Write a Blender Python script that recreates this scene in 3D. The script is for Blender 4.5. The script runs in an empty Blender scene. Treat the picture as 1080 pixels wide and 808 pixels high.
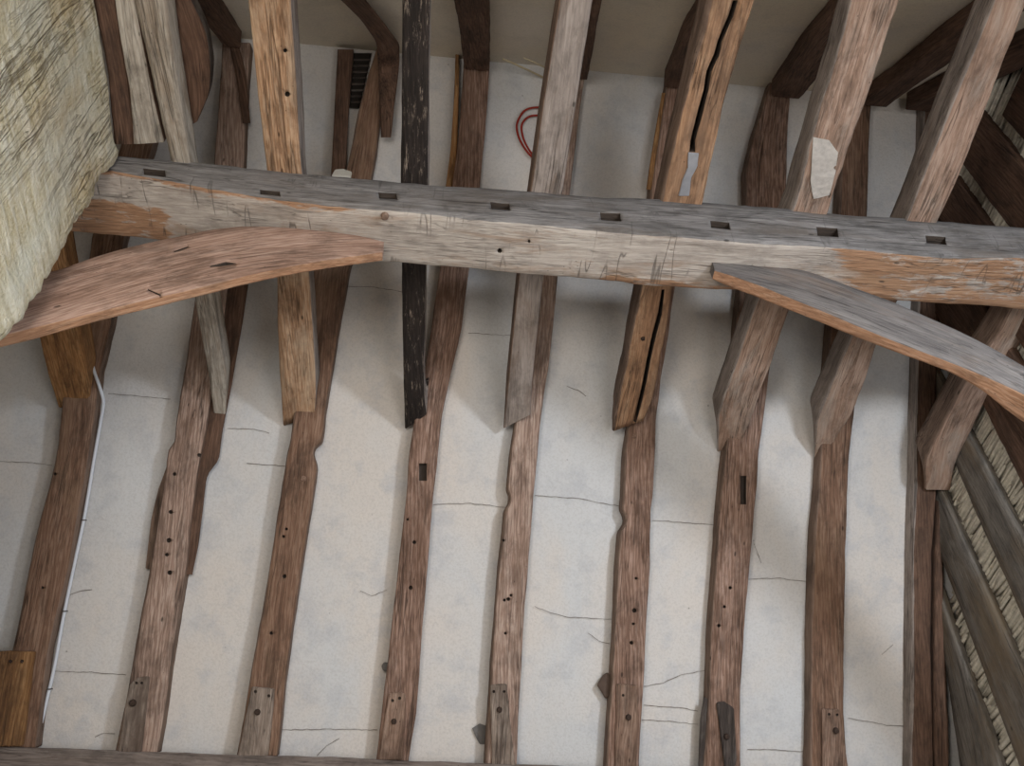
import bpy, bmesh, math, random
from mathutils import Vector, Matrix, noise

random.seed(7)
SC = bpy.context.scene
COL = SC.collection
V = Vector

# ------------------------------------------------------------------ camera
F, CX, CY = 1050.0, 540.0, 404.0                      # focal length and centre in pixels of a 1080 x 808 frame
CAM = V((0, 0, 1.6))
ax_y = V((375 - CX, -(1620 - CY), -F)).normalized()   # world y, x, z axes as seen by the camera
ax_x = V((12900, -(1220 - CY), -F))
ax_x = (ax_x - ax_y * ax_x.dot(ax_y)).normalized()
ax_z = ax_x.cross(ax_y)
W2C = Matrix((ax_x, ax_y, ax_z)).transposed()         # world -> camera
C2W = W2C.transposed()

cam = bpy.data.cameras.new('camera')
cam.sensor_fit = 'HORIZONTAL'; cam.sensor_width = 36.0; cam.lens = 36.0 * F / 1080.0
cam.clip_start = 0.02
camo = bpy.data.objects.new('camera', cam); COL.objects.link(camo)
camo.matrix_world = Matrix.Translation(CAM) @ C2W.to_4x4()
SC.camera = camo

EX, EY, EZ = V((1, 0, 0)), V((0, 1, 0)), V((0, 0, 1))

def hit(px, py, n, d):
    r = C2W @ V((px - CX, -(py - CY), -F))
    return CAM + r * ((d - n.dot(CAM)) / n.dot(r))

# ------------------------------------------------------------------ the roof's planes (metres)
A = math.radians(51)
ZC = 4.40                                             # underside of the collars
N1 = V((0, math.sin(A), math.cos(A)))                 # far slope, pointing out of the roof
D1 = N1.dot(V((.34, 2.62, ZC)))                       # inner faces of the far rafters
DEP = 0.075                                           # how far rafters stand out of the plaster
RY, RZ = 1.71, 0.0
RZ = (D1 + DEP - N1.y * RY) / N1.z                    # ridge of the plaster
N2 = V((0, -math.sin(A), math.cos(A)))                # near slope
D2P = N2.dot(V((0, RY, RZ)))
D2 = D2P - DEP
XG = 2.045                                             # inner faces of the gable studs

def S1(px, py, off=0.0): return hit(px, py, N1, D1 + off)
def S2(px, py, off=0.0): return hit(px, py, N2, D2 + off)

# ------------------------------------------------------------------ materials
def rgb(h):
    c = [int(h[i:i + 2], 16) / 255 for i in (1, 3, 5)]
    return tuple((x / 12.92 if x <= .04045 else ((x + .055) / 1.055) ** 2.4) for x in c) + (1,)

class NT:
    def __init__(s, name):
        s.m = bpy.data.materials.new(name); s.m.use_nodes = True
        s.t = s.m.node_tree; s.t.nodes.clear()
        s.out = s.n('ShaderNodeOutputMaterial'); s.b = s.n('ShaderNodeBsdfPrincipled')
        s.b.inputs['Specular IOR Level'].default_value = .25
        s.l(s.b.outputs[0], s.out.inputs[0])
    def n(s, k, **kw):
        x = s.t.nodes.new(k)
        for a, b in kw.items(): setattr(x, a, b)
        return x
    def l(s, a, b): s.t.links.new(a, b)
    def put(s, sock, v):
        if hasattr(v, 'links'): s.l(v, sock)
        else: sock.default_value = v
    def math(s, op, a, b=0.0, c=None, clamp=False):
        x = s.n('ShaderNodeMath', operation=op, use_clamp=clamp)
        s.put(x.inputs[0], a); s.put(x.inputs[1], b)
        if c is not None: s.put(x.inputs[2], c)
        return x.outputs[0]
    def scale(s, vec, sc, loc=(0, 0, 0)):
        x = s.n('ShaderNodeMapping'); s.l(vec, x.inputs[0])
        x.inputs['Location'].default_value = loc; x.inputs['Scale'].default_value = sc
        return x.outputs[0]
    def noise(s, vec, scale=1.0, detail=4.0, rough=.55, dist=0.0):
        x = s.n('ShaderNodeTexNoise'); s.l(vec, x.inputs['Vector'])
        x.inputs['Scale'].default_value = scale; x.inputs['Detail'].default_value = detail
        x.inputs['Roughness'].default_value = rough; x.inputs['Distortion'].default_value = dist
        return x.outputs['Fac']
    def ramp(s, fac, stops, interp='LINEAR'):
        x = s.n('ShaderNodeValToRGB'); s.l(fac, x.inputs[0]); cr = x.color_ramp; cr.interpolation = interp
        while len(cr.elements) < len(stops): cr.elements.new(.5)
        for e, (p, c) in zip(cr.elements, stops):
            e.position = p; e.color = c if not isinstance(c, (int, float)) else (c, c, c, 1)
        return x.outputs[0]
    def mix(s, fac, a, b, mode='MIX'):
        x = s.n('ShaderNodeMix', data_type='RGBA', blend_type=mode)
        s.put(x.inputs[0], fac); s.put(x.inputs[6], a); s.put(x.inputs[7], b)
        return x.outputs[2]
    def bump(s, h, strength, dist=.01, prev=None):
        x = s.n('ShaderNodeBump'); s.l(h, x.inputs['Height'])
        x.inputs['Strength'].default_value = strength; x.inputs['Distance'].default_value = dist
        if prev is not None: s.l(prev, x.inputs['Normal'])
        return x.outputs[0]

def wood(name, dark, mid, light, patch=None, patch_amt=.5, fleck=None, ring=.35, crack=1.0, bump=.6, patch_sc=4.0, rough=.85, wear=None, mottle=.5, saw=0.0):
    """Old oak: grain runs along the third component of the mesh's own 'grain' coordinate (metres)."""
    m = NT(name)
    at = m.n('ShaderNodeAttribute', attribute_name='grain').outputs['Vector']
    broad = m.noise(m.scale(at, (24, 24, 1.5)), 1, 6, .62, .5)
    mid_ = m.noise(m.scale(at, (75, 75, 4)), 1, 5, .65, .3)
    fibre = m.noise(m.scale(at, (260, 260, 14)), 1, 4, .65)
    tone = m.noise(m.scale(at, (7, 7, 2.5)), 1, 4, .6)
    wv = m.n('ShaderNodeTexWave', wave_type='BANDS', bands_direction='DIAGONAL', wave_profile='SIN')
    m.l(m.scale(at, (1, 1, .09)), wv.inputs['Vector'])
    wv.inputs['Scale'].default_value = 46; wv.inputs['Distortion'].default_value = 9
    wv.inputs['Detail'].default_value = 4; wv.inputs['Detail Scale'].default_value = 1.8
    v = m.math('ADD', m.math('MULTIPLY', broad, .34), m.math('MULTIPLY', mid_, .30))
    v = m.math('ADD', v, m.math('MULTIPLY', tone, .18))
    v = m.math('ADD', v, m.math('MULTIPLY', fibre, .18))
    v = m.math('ADD', m.math('MULTIPLY', v, 1 - ring * .17), m.math('MULTIPLY', wv.outputs['Fac'], ring * .17))
    col = m.ramp(v, [(.29, rgb(dark)), (.49, rgb(mid)), (.69, rgb(light))])
    mot = m.noise(m.scale(at, (16, 16, 7), (2, 8, 5)), 1, 6, .7, .3)
    col = m.mix(m.math('MULTIPLY', m.ramp(mot, [(.36, 1.0), (.54, 0.0)]), mottle), col, m.mix(.7, rgb(dark), (.02, .016, .013, 1)))
    def spots(vec, amt):
        vo = m.n('ShaderNodeTexVoronoi'); m.l(vec, vo.inputs['Vector']); vo.inputs['Scale'].default_value = 1
        sep = m.n('ShaderNodeSeparateColor'); m.l(vo.outputs['Color'], sep.inputs[0])
        return m.math('MULTIPLY', m.ramp(vo.outputs['Distance'], [(.08, 1.0), (.15, 0.0)]), m.math('GREATER_THAN', sep.outputs[0], amt))
    if wear:
        wa = m.n('ShaderNodeAttribute', attribute_name='wear').outputs['Fac']
        wn = m.noise(m.scale(at, (28, 28, 7), (4, 4, 4)), 1, 6, .7, .4)
        wf = m.ramp(m.math('ADD', wa, m.math('MULTIPLY', m.math('SUBTRACT', wn, .5), 1.5)), [(.46, 0.0), (.60, 1.0)])
        col = m.mix(m.math('MULTIPLY', wf, .9), col, m.ramp(v, [(.32, rgb(wear[0])), (.49, rgb(wear[1])), (.66, rgb(wear[2]))]))
    if patch:
        pn = m.noise(m.scale(at, (patch_sc * 2.2, patch_sc * 2.2, patch_sc * .6)), 1, 7, .7, .4)
        pf = m.ramp(pn, [(.60 - patch_amt * .35, 0.0), (.76 - patch_amt * .35, 1.0)])
        pc = m.mix(mid_, m.mix(.35, rgb(patch), (.02, .015, .01, 1)), rgb(patch))
        col = m.mix(m.math('MULTIPLY', pf, .7), col, pc)
    if fleck:
        fn = m.noise(m.scale(at, (85, 85, 12)), 1, 7, .78)
        col = m.mix(m.ramp(fn, [(.56, 0.0), (.64, 1.0)]), col, rgb(fleck))
    # drying shakes: thin dark lines that follow the grain
    def shakes(sc, wdt, g0):
        cn = m.noise(m.scale(at, sc, (3, 1, 2)), 1, 3, .5, .3)
        cl = m.math('ABSOLUTE', m.math('SUBTRACT', cn, .5))
        gate = m.ramp(m.noise(m.scale(at, (7, 7, 2.0), (9, 4, sc[0])), 1, 2), [(g0, 0.0), (g0 + .08, 1.0)])
        return m.math('MULTIPLY', m.ramp(cl, [(0.0, 1.0), (wdt, 0.0)]), gate)
    cr = m.math('MAXIMUM', m.math('MULTIPLY', shakes((34, 34, 1.1), .020, .50), .75), m.math('MULTIPLY', shakes((70, 70, 3.0), .03, .46), .45))
    if saw:
        sn = m.noise(m.scale(at, (2, 2, 17), (1, 1, 6)), 1, 2, .5)
        sg = m.ramp(m.noise(m.scale(at, (9, 9, 5), (7, 1, 6)), 1, 2), [(.48, 0.0), (.58, 1.0)])
        cr = m.math('MAXIMUM', cr, m.math('MULTIPLY', m.math('MULTIPLY', m.ramp(m.math('ABSOLUTE', m.math('SUBTRACT', sn, .5)), [(0.0, 1.0), (.018, 0.0)]), sg), saw))
    hole = m.math('MAXIMUM', spots(m.scale(at, (30, 30, 13)), .93), m.math('MULTIPLY', spots(m.scale(at, (75, 75, 40)), .90), .8))
    darkf = m.math('MAXIMUM', m.math('MULTIPLY', cr, crack), m.math('MULTIPLY', hole, .75))
    col = m.mix(darkf, col, m.mix(.8, rgb(dark), (.010, .008, .006, 1)))
    m.l(col, m.b.inputs['Base Color']); m.b.inputs['Roughness'].default_value = rough
    h = m.math('SUBTRACT', m.math('ADD', m.math('MULTIPLY', v, .9), m.math('MULTIPLY', fibre, .35)), m.math('MULTIPLY', darkf, .8))
    m.l(m.bump(h, bump, .006), m.b.inputs['Normal'])
    return m.m

def plaster(name, base, warm, cool, stain=.5):
    m = NT(name)
    g = m.n('ShaderNodeNewGeometry').outputs['Position']
    big = m.noise(m.scale(g, (2.2, 1.3, 1.3)), 1, 5, .6, .4)
    med = m.noise(g, 9, 6, .65)
    fine = m.noise(g, 120, 3, .6)
    col = m.mix(m.ramp(big, [(.38, 0.0), (.62, 1.0)]), rgb(base), rgb(warm))
    col = m.mix(m.math('MULTIPLY', m.ramp(med, [(.50, 0.0), (.68, 1.0)]), stain), col, rgb(cool))
    col = m.mix(m.math('MULTIPLY', m.ramp(fine, [(.35, 1.0), (.55, 0.0)]), .16), col, rgb('#8d857c'))
    vo = m.n('ShaderNodeTexVoronoi'); m.l(g, vo.inputs['Vector']); vo.inputs['Scale'].default_value = 16
    sep = m.n('ShaderNodeSeparateColor'); m.l(vo.outputs['Color'], sep.inputs[0])
    spot = m.math('MULTIPLY', m.ramp(vo.outputs['Distance'], [(.03, 1.0), (.07, 0.0)]), m.math('GREATER_THAN', sep.outputs[0], .86))
    col = m.mix(m.math('MULTIPLY', spot, .6), col, rgb('#57504a'))
    m.l(col, m.b.inputs['Base Color']); m.b.inputs['Roughness'].default_value = .92
    hgt = m.math('ADD', m.math('MULTIPLY', med, 1.0), m.math('MULTIPLY', fine, .25))
    m.l(m.bump(hgt, .35, .012), m.b.inputs['Normal'])
    return m.m

def flat(name, c, rough=.7, metal=0.0, var=.15, sc=30):
    m = NT(name)
    g = m.n('ShaderNodeNewGeometry').outputs['Position']
    nz = m.noise(g, sc, 5, .6)
    c0 = rgb(c); dk = tuple(x * (1 - var * 2) for x in c0[:3]) + (1,)
    m.l(m.mix(nz, dk, tuple(min(1, x * (1 + var)) for x in c0[:3]) + (1,)), m.b.inputs['Base Color'])
    m.b.inputs['Roughness'].default_value = rough; m.b.inputs['Metallic'].default_value = metal
    m.l(m.bump(nz, .3, .004), m.b.inputs['Normal'])
    return m.m

def limewash(name):
    m = NT(name)
    at = m.n('ShaderNodeAttribute', attribute_name='grain').outputs['Vector']
    # grain coordinate: x runs across the face (level), z up the post
    big = m.noise(m.scale(at, (3, 3, 1.6)), 1, 5, .6, .5)
    mid = m.noise(m.scale(at, (8, 30, 34)), 1, 6, .68, .6)        # adze strokes run level across the post
    fib = m.noise(m.scale(at, (120, 120, 60)), 1, 5, .65)
    v = m.math('ADD', m.math('MULTIPLY', mid, .65), m.math('MULTIPLY', fib, .35))
    col = m.ramp(v, [(.34, rgb('#988a68')), (.46, rgb('#cabf9f')), (.60, rgb('#e2dcc9'))])
    col = m.mix(m.math('MULTIPLY', m.ramp(big, [(.50, 0.0), (.68, 1.0)]), .45), col, rgb('#c8a873'))
    grn = m.noise(m.scale(at, (5, 5, 2.0), (5, 5, 5)), 1, 4)
    col = m.mix(m.math('MULTIPLY', m.ramp(grn, [(.46, 0.0), (.62, 1.0)]), .5), col, rgb('#d3d6cb'))
    def fine(sc, loc, wdt):
        cn = m.noise(m.scale(at, sc, loc), 1, 3, .5, .25)
        return m.ramp(m.math('ABSOLUTE', m.math('SUBTRACT', cn, .5)), [(0.0, 1.0), (wdt, 0.0)])
    gate = m.ramp(m.noise(m.scale(at, (4, 4, 1.5), (2, 4, 8)), 1, 2), [(.44, 0.0), (.60, 1.0)])
    cr = m.math('MULTIPLY', m.math('MAXIMUM', fine((24, 24, 1.6), (1, 7, 2), .022), m.math('MULTIPLY', fine((55, 55, 4), (6, 2, 2), .03), .6)), gate)
    col = m.mix(m.math('MULTIPLY', cr, .55), col, rgb('#6d5a3e'))
    m.l(col, m.b.inputs['Base Color']); m.b.inputs['Roughness'].default_value = .9
    h = m.math('SUBTRACT', m.math('ADD', m.math('MULTIPLY', mid, 1.0), m.math('MULTIPLY', fib, .4)), m.math('MULTIPLY', cr, .7))
    m.l(m.bump(h, 1.0, .020), m.b.inputs['Normal'])
    return m.m

W_RAFTER  = wood('rafter oak', '#553f33', '#8a6d5d', '#b4998a', patch='#664b3b', patch_amt=.3, ring=.8)
W_RAFTER2 = wood('brown rafter oak', '#4c372b', '#7a5d4b', '#a28672', patch='#8f735c', patch_amt=.3, ring=.6)
W_RAFTERP = wood('pale rafter oak', '#655044', '#9d8374', '#c3ae9f', patch='#7a6050', patch_amt=.25, ring=.8)
W_SIDE    = wood('rafter side oak', '#53433a', '#7d6759', '#9b8676')
W_UPPER   = wood('old roof oak', '#3b2c24', '#61493b', '#846857', ring=.5)
W_TAN     = wood('tan oak', '#7a5941', '#ac8768', '#cfb295', patch='#cdb59a', patch_amt=.3, ring=.7)
W_TAN2    = wood('amber oak', '#6c492e', '#9d7249', '#c0996c', ring=.6)
W_PALE    = wood('bleached oak', '#756b60', '#aaa093', '#d2cbbf', patch='#8b745c', patch_amt=.3)
W_BLACK   = wood('blackened oak', '#15110f', '#2b2421', '#4b413b', fleck='#8b7d70', bump=.9)
W_GREY    = wood('grey oak', '#6c625b', '#968a82', '#b7aba2', patch='#7b6556', patch_amt=.25)
W_ORANGE  = wood('orange oak', '#694a36', '#a27d60', '#c9a98a', patch='#7d6350', patch_amt=.35, ring=.4)
W_ROSE    = wood('rose oak', '#6b5244', '#9f8371', '#c4ad9d', patch='#b8aca0', patch_amt=.25)
W_BEAMF   = wood('weathered shaded grey oak', '#57534f', '#7c7876', '#9f9a97', patch='#6a6058', patch_amt=.3, crack=1.0, saw=.4)  # beam front darker than the soffit, part of its shade is painted
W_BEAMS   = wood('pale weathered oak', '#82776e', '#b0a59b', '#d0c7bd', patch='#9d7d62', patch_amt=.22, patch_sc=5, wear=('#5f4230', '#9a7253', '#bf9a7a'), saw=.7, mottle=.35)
W_BRACE   = wood('brace oak', '#75594a', '#a28474', '#c3a899', patch='#7a5c4c', patch_amt=.22, ring=.7, patch_sc=6)
W_BRACE2  = wood('shaded grey brace oak', '#504b49', '#6d6764', '#8a837d', patch='#776253', patch_amt=.2, mottle=.3)  # right brace front: grey, with its shade put into the colour
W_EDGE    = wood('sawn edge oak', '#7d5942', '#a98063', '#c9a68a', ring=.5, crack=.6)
W_STUD    = wood('grey gable oak', '#4a4540', '#726c65', '#979086', patch='#7d6c56', patch_amt=.4)
W_PLATE   = wood('plate oak', '#5a4f48', '#81746c', '#a0948b', patch='#6b5a4e', patch_amt=.3)
W_BLOCK   = wood('block oak', '#4e3b30', '#806656', '#aa9180', patch='#46352b', patch_amt=.3, ring=.6)
W_BLOCKT  = wood('amber block oak', '#5a3d2a', '#87623f', '#b08a62', patch='#4c3526', patch_amt=.35, ring=.6)
W_BLOCKP  = wood('weathered block oak', '#5b4e45', '#908073', '#baaca0', patch='#58473d', patch_amt=.35)
W_BLOCKD  = wood('dark block oak', '#2c2623', '#4a413c', '#6b6058', patch='#7d7771', patch_amt=.25)
W_POCKET_SHADE    = wood('shaded pocket oak', '#2a2320', '#463c35', '#63574e')  # insides of pockets and holes, painted dark for the shade in them
W_PEG     = wood('peg oak', '#241b16', '#3a2d26', '#56463b')
M_LIME    = limewash('limewashed oak')
M_PLAST   = plaster('limed plaster', '#cbcac9', '#d2cac2', '#b1b2b6', .5)
M_CEIL    = plaster('cream plaster', '#d3c9ba', '#d8cbb5', '#bdb4a6', .35)
M_CRACK   = flat('plaster crack', '#6f665c', .95)
M_SHADE   = flat('dark boarding', '#4a423a', .9)
M_FLOOR   = flat('pale stone floor', '#a89f92', .9)
M_REED    = flat('straw reed', '#ddd6c6', .8, var=.35, sc=45)
M_CABLE   = flat('white cable', '#d5d9e0', .45, var=.03)
M_RED     = flat('red cable', '#8f2a1c', .5, var=.05)
M_CONN    = flat('white plastic', '#cfcbb8', .5, var=.05)
M_METAL   = flat('dull metal patch', '#b9bac0', .45, .6, var=.2)
M_SLATE   = flat('grey slate', '#6f6b68', .8, var=.25)
M_SLATB   = flat('brown slate', '#5d4d43', .85, var=.25)
M_STICK   = flat('pale split lath', '#c0b294', .8)
M_PAPER   = flat('white scrap', '#cfcdc6', .8, var=.05)

# ------------------------------------------------------------------ object helpers
def tag(o, label=None, cat=None, group=None, kind=None):
    if label: o['label'] = label
    if cat: o['category'] = cat
    if group: o['group'] = group
    if kind: o['kind'] = kind
    return o

def link(name, verts, faces, mats, parent=None, midx=None, smooth=True, sharp_from=None, grain=None):
    c = V((0, 0, 0))
    for v in verts: c += v
    c /= len(verts)
    me = bpy.data.meshes.new(name)
    me.from_pydata([v - c for v in verts], [], faces)
    for m in (mats if isinstance(mats, (list, tuple)) else [mats]): me.materials.append(m)
    if midx: me.polygons.foreach_set('material_index', midx)
    if smooth: me.polygons.foreach_set('use_smooth', [True] * len(me.polygons))
    if sharp_from is not None:
        for p in me.polygons[sharp_from:]: p.use_smooth = False
    me.update()
    o = bpy.data.objects.new(name, me); COL.objects.link(o)
    o['_c'] = c[:]
    if parent is not None:
        o.parent = parent; o.location = c - V(parent['_c'])
    else: o.location = c
    return o

def fnoise(p, s, seed): return noise.noise(V((p.x * s + seed * 7.31, p.y * s - seed * 3.17, p.z * s + seed * 1.93)))

def lerp(a, b, t): return a + (b - a) * t

def timber(name, rings, mats, parent=None, sides=(0, 0, 0, 0), seed=1, amp=.004, wane=.008, step=.022, nside=5, edge=None, cuts=None, ends=True, chamfer=.003, relax=2):
    """A hewn timber lofted through rings of four corners [a, b, c, d]; wavy faces, worn arrises, optional pockets cut in."""
    cs = [sum(r, V((0, 0, 0))) / 4 for r in rings]
    # resample along the length
    R, Cn, Wd = [], [], []
    w = 0.0
    for i in range(len(rings) - 1):
        L = (cs[i + 1] - cs[i]).length
        n = max(1, int(round(L / step)))
        for k in range(n + (1 if i == len(rings) - 2 else 0)):
            t = k / n
            R.append([lerp(rings[i][j], rings[i + 1][j], t) for j in range(4)])
            Cn.append(lerp(cs[i], cs[i + 1], t)); Wd.append(w + L * t)
        w += L
    # relax the corners a little so that the traced stations do not read as kinks
    for _ in range(relax):
        R = [R[i] if i in (0, len(R) - 1) else [(R[i - 1][j] + R[i][j] * 2 + R[i + 1][j]) / 4 for j in range(4)] for i in range(len(R))]
    verts, faces, midx = [], [], []
    per = None
    for i, r in enumerate(R):
        c = sum(r, V((0, 0, 0))) / 4
        ring = []; own = []
        for j in range(4):
            a, b = r[j], r[(j + 1) % 4]
            L = max((b - a).length, 1e-4)
            wa = chamfer + wane * max(0.0, fnoise(V((Wd[i], j * 5.3, 0)), 3.1, seed) + .1) + wane * .5 * abs(fnoise(V((Wd[i], j * 5.3, 3)), 14, seed))
            wb = chamfer + wane * max(0.0, fnoise(V((Wd[i], ((j + 1) % 4) * 5.3, 0)), 3.1, seed) + .1) + wane * .5 * abs(fnoise(V((Wd[i], ((j + 1) % 4) * 5.3, 3)), 14, seed))
            ta, tb = min(.3, wa / L), 1 - min(.3, wb / L)
            for k in range(nside + 1):
                t = ta + (tb - ta) * k / nside
                ring.append(lerp(a, b, t)); own.append(j)
        per = len(ring)
        for p in ring:
            d = (p - c); dl = d.length or 1
            nz = fnoise(p, 3.0, seed) * .9 + fnoise(p, 9.0, seed + 3) * .5 + fnoise(p, 28.0, seed + 5) * .22
            verts.append(p + d / dl * (nz * amp))
    n = len(R)
    for i in range(n - 1):
        for k in range(per):
            k2 = (k + 1) % per
            faces.append((i * per + k, i * per + k2, (i + 1) * per + k2, (i + 1) * per + k))
            midx.append(sides[own[k]])
    side_n = len(faces)
    if ends:
        for base, rev in ((0, True), ((n - 1) * per, False)):
            b0 = len(verts)
            verts.extend(V(verts[base + k]) for k in range(per))
            f = list(range(b0, b0 + per))
            faces.append(tuple(reversed(f)) if rev else tuple(f)); midx.append(sides[0])
    # face winding: outward
    a0 = verts[faces[0][1]] - verts[faces[0][0]]; a1 = verts[faces[0][3]] - verts[faces[0][0]]
    fc = sum((verts[q] for q in faces[0]), V((0, 0, 0))) / 4
    if a0.cross(a1).dot(fc - cs[0]) < 0: faces = [tuple(reversed(f)) for f in faces]
    if edge: verts = [edge(v) for v in verts]
    o = link(name, verts, faces, mats, parent, midx, sharp_from=side_n)
    if cuts: carve(o, cuts)
    # grain coordinate, along a centre line smoothed over small notches
    for _ in range(60): Cn = [Cn[i] if i in (0, len(Cn) - 1) else (Cn[i - 1] + Cn[i] * 2 + Cn[i + 1]) / 4 for i in range(len(Cn))]
    c = V(o['_c']); off = V((random.uniform(0, 40), random.uniform(0, 40), random.uniform(0, 40)))
    axis = (Cn[-1] - Cn[0]).normalized()
    s = [(q - Cn[0]).dot(axis) for q in Cn]
    up = (rings[0][1] - rings[0][0]); up = (up - axis * up.dot(axis)).normalized(); vp = axis.cross(up)
    at = o.data.attributes.new('grain', 'FLOAT_VECTOR', 'POINT')
    vals = []
    for v in o.data.vertices:
        p = v.co + c; t = (p - Cn[0]).dot(axis)
        i = 0 if t <= s[0] else len(s) - 2
        if s[0] < t < s[-1]:
            lo, hi = 0, len(s) - 1
            while hi - lo > 1:
                mid = (lo + hi) // 2
                if s[mid] <= t: lo = mid
                else: hi = mid
            i = lo
        f = min(1, max(0, (t - s[i]) / max(1e-6, s[i + 1] - s[i])))
        q = p - lerp(Cn[i], Cn[i + 1], f)
        vals += [q.dot(up) + off.x, q.dot(vp) + off.y, t + off.z]
    at.data.foreach_set('vector', vals)
    return o

def prism_into(bm, pts, n, depth, proud=.03):
    """closed prism: outline pts on a face, from proud in front (-n side is inside the timber) to depth inside"""
    a = [bm.verts.new(p + n * proud) for p in pts]; b = [bm.verts.new(p - n * depth) for p in pts]
    k = len(pts)
    bm.faces.new(a); bm.faces.new(list(reversed(b)))
    for i in range(k): bm.faces.new((a[i], b[i], b[(i + 1) % k], a[(i + 1) % k]))

def carve(o, cuts):
    """cut pockets: list of (points, outward normal, depth)"""
    c = V(o['_c']); bm = bmesh.new()
    W_POCKET_SHADE_ = W_POCKET_SHADE
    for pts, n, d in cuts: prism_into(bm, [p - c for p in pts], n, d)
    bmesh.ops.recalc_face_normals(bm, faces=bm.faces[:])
    me = bpy.data.meshes.new('pocket'); bm.to_mesh(me); bm.free(); me.materials.append(W_POCKET_SHADE_)
    k = bpy.data.objects.new('pocket', me); COL.objects.link(k); k.matrix_world = Matrix.Translation(c)
    md = o.modifiers.new('pockets', 'BOOLEAN'); md.operation = 'DIFFERENCE'; md.solver = 'EXACT'; md.object = k; md.material_mode = 'TRANSFER'; md.use_self = False
    par = o.parent; o.parent = None; loc = o.location.copy(); o.location = c
    bpy.context.view_layer.update()
    dg = bpy.context.evaluated_depsgraph_get()
    new = bpy.data.meshes.new_from_object(o.evaluated_get(dg))
    o.modifiers.clear()
    if len(new.vertices) > 100: o.data = new
    o.parent = par; o.location = loc
    bpy.data.objects.remove(k); bpy.data.meshes.remove(me)

def circle(fn, x, y, r, k=8, ph=.2):
    return [fn(x + r * math.cos(ph + i * 2 * math.pi / k), y + r * math.sin(ph + i * 2 * math.pi / k)) for i in range(k)]

def slab(name, pts, n, thick, mats, parent=None, seed=1, rough=.001):
    """a thin piece: outline pts lie on its inner face, thickness towards the viewer along n; bevelled, grain up the outline"""
    bm = bmesh.new(); prism_into(bm, pts, n, 0.0, thick)
    bmesh.ops.recalc_face_normals(bm, faces=bm.faces[:])
    bmesh.ops.subdivide_edges(bm, edges=bm.edges[:], cuts=3, use_grid_fill=True)
    big = [e for e in bm.edges if len(e.link_faces) == 2 and e.calc_face_angle(0) > .5]
    bmesh.ops.bevel(bm, geom=big, offset=min(.003, thick * .3), segments=2, affect='EDGES', clamp_overlap=True)
    for v in bm.verts: v.co += V((fnoise(v.co, 20, seed), fnoise(v.co, 20, seed + 1), fnoise(v.co, 20, seed + 2))) * rough
    bmesh.ops.triangulate(bm, faces=[f for f in bm.faces if len(f.verts) > 4])
    bm.verts.index_update()
    verts = [v.co.copy() for v in bm.verts]; faces = [tuple(v.index for v in f.verts) for f in bm.faces]; bm.free()
    o = link(name, verts, faces, mats, parent, smooth=False)
    c = V(o['_c']); up = (N1.cross(EX)) ; off = random.uniform(0, 40)
    at = o.data.attributes.new('grain', 'FLOAT_VECTOR', 'POINT'); vals = []
    for v in o.data.vertices:
        p = v.co + c; vals += [p.x + off, p.dot(N1) + off, p.dot(up) + off]
    at.data.foreach_set('vector', vals)
    return o

def peg(parent, p, n, r, length=.012, name='peg', mat=None):
    bm = bmesh.new()
    bmesh.ops.create_cone(bm, cap_ends=True, segments=8, radius1=r, radius2=r * .82, depth=length)
    bmesh.ops.bevel(bm, geom=bm.edges[:], offset=r * .15, segments=1, affect='EDGES')
    M = n.to_track_quat('Z', 'Y').to_matrix()
    for v in bm.verts: v.co = M @ v.co + p + n * (length * .3)
    bm.verts.index_update()
    verts = [v.co.copy() for v in bm.verts]; faces = [tuple(v.index for v in f.verts) for f in bm.faces]; bm.free()
    o = link(name, verts, faces, mat or W_PEG, parent, smooth=False)
    at = o.data.attributes.new('grain', 'FLOAT_VECTOR', 'POINT')
    at.data.foreach_set('vector', [x for v in o.data.vertices for x in v.co])
    return o

def tube(name, pts, r, mat, parent=None, k=8, sub=6):
    P = []
    for i in range(len(pts) - 1):
        p0, p1, p2, p3 = pts[max(0, i - 1)], pts[i], pts[i + 1], pts[min(len(pts) - 1, i + 2)]
        for j in range(sub):
            t = j / sub
            P.append(.5 * ((2 * p1) + (p2 - p0) * t + (2 * p0 - 5 * p1 + 4 * p2 - p3) * t * t + (3 * p1 - p0 - 3 * p2 + p3) * t ** 3))
    P.append(pts[-1])
    verts, faces = [], []
    u = None
    for i, p in enumerate(P):
        d = (P[min(i + 1, len(P) - 1)] - P[max(i - 1, 0)]).normalized()
        if u is None: u = d.orthogonal().normalized()
        u = (u - d * u.dot(d)).normalized(); w = d.cross(u)
        for j in range(k):
            a = 2 * math.pi * j / k; verts.append(p + (u * math.cos(a) + w * math.sin(a)) * r)
    for i in range(len(P) - 1):
        for j in range(k):
            faces.append((i * k + j, i * k + (j + 1) % k, (i + 1) * k + (j + 1) % k, (i + 1) * k + j))
    faces.append(tuple(reversed(range(k)))); faces.append(tuple(range((len(P) - 1) * k, len(P) * k)))
    return link(name, verts, faces, mat, parent)

# ------------------------------------------------------------------ the room shell
XL, XR = -3.0, 2.18
WY = -0.45                                             # wall behind the viewer
def grid_quad(a, b, c, d, nu, nv, amp=0.0, n=None, seed=3):
    verts, faces = [], []
    for i in range(nv + 1):
        for j in range(nu + 1):
            p = lerp(lerp(a, b, j / nu), lerp(d, c, j / nu), i / nv)
            if amp: p = p + n * (amp * (fnoise(p, 1.6, seed) + .5 * fnoise(p, 5, seed)))
            verts.append(p)
    for i in range(nv):
        for j in range(nu):
            q = i * (nu + 1) + j; faces.append((q, q + 1, q + nu + 2, q + nu + 1))
    return verts, faces

def slope_pt(x, y, n, d): return V((x, y, (d - n.y * y) / n.z))

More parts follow.
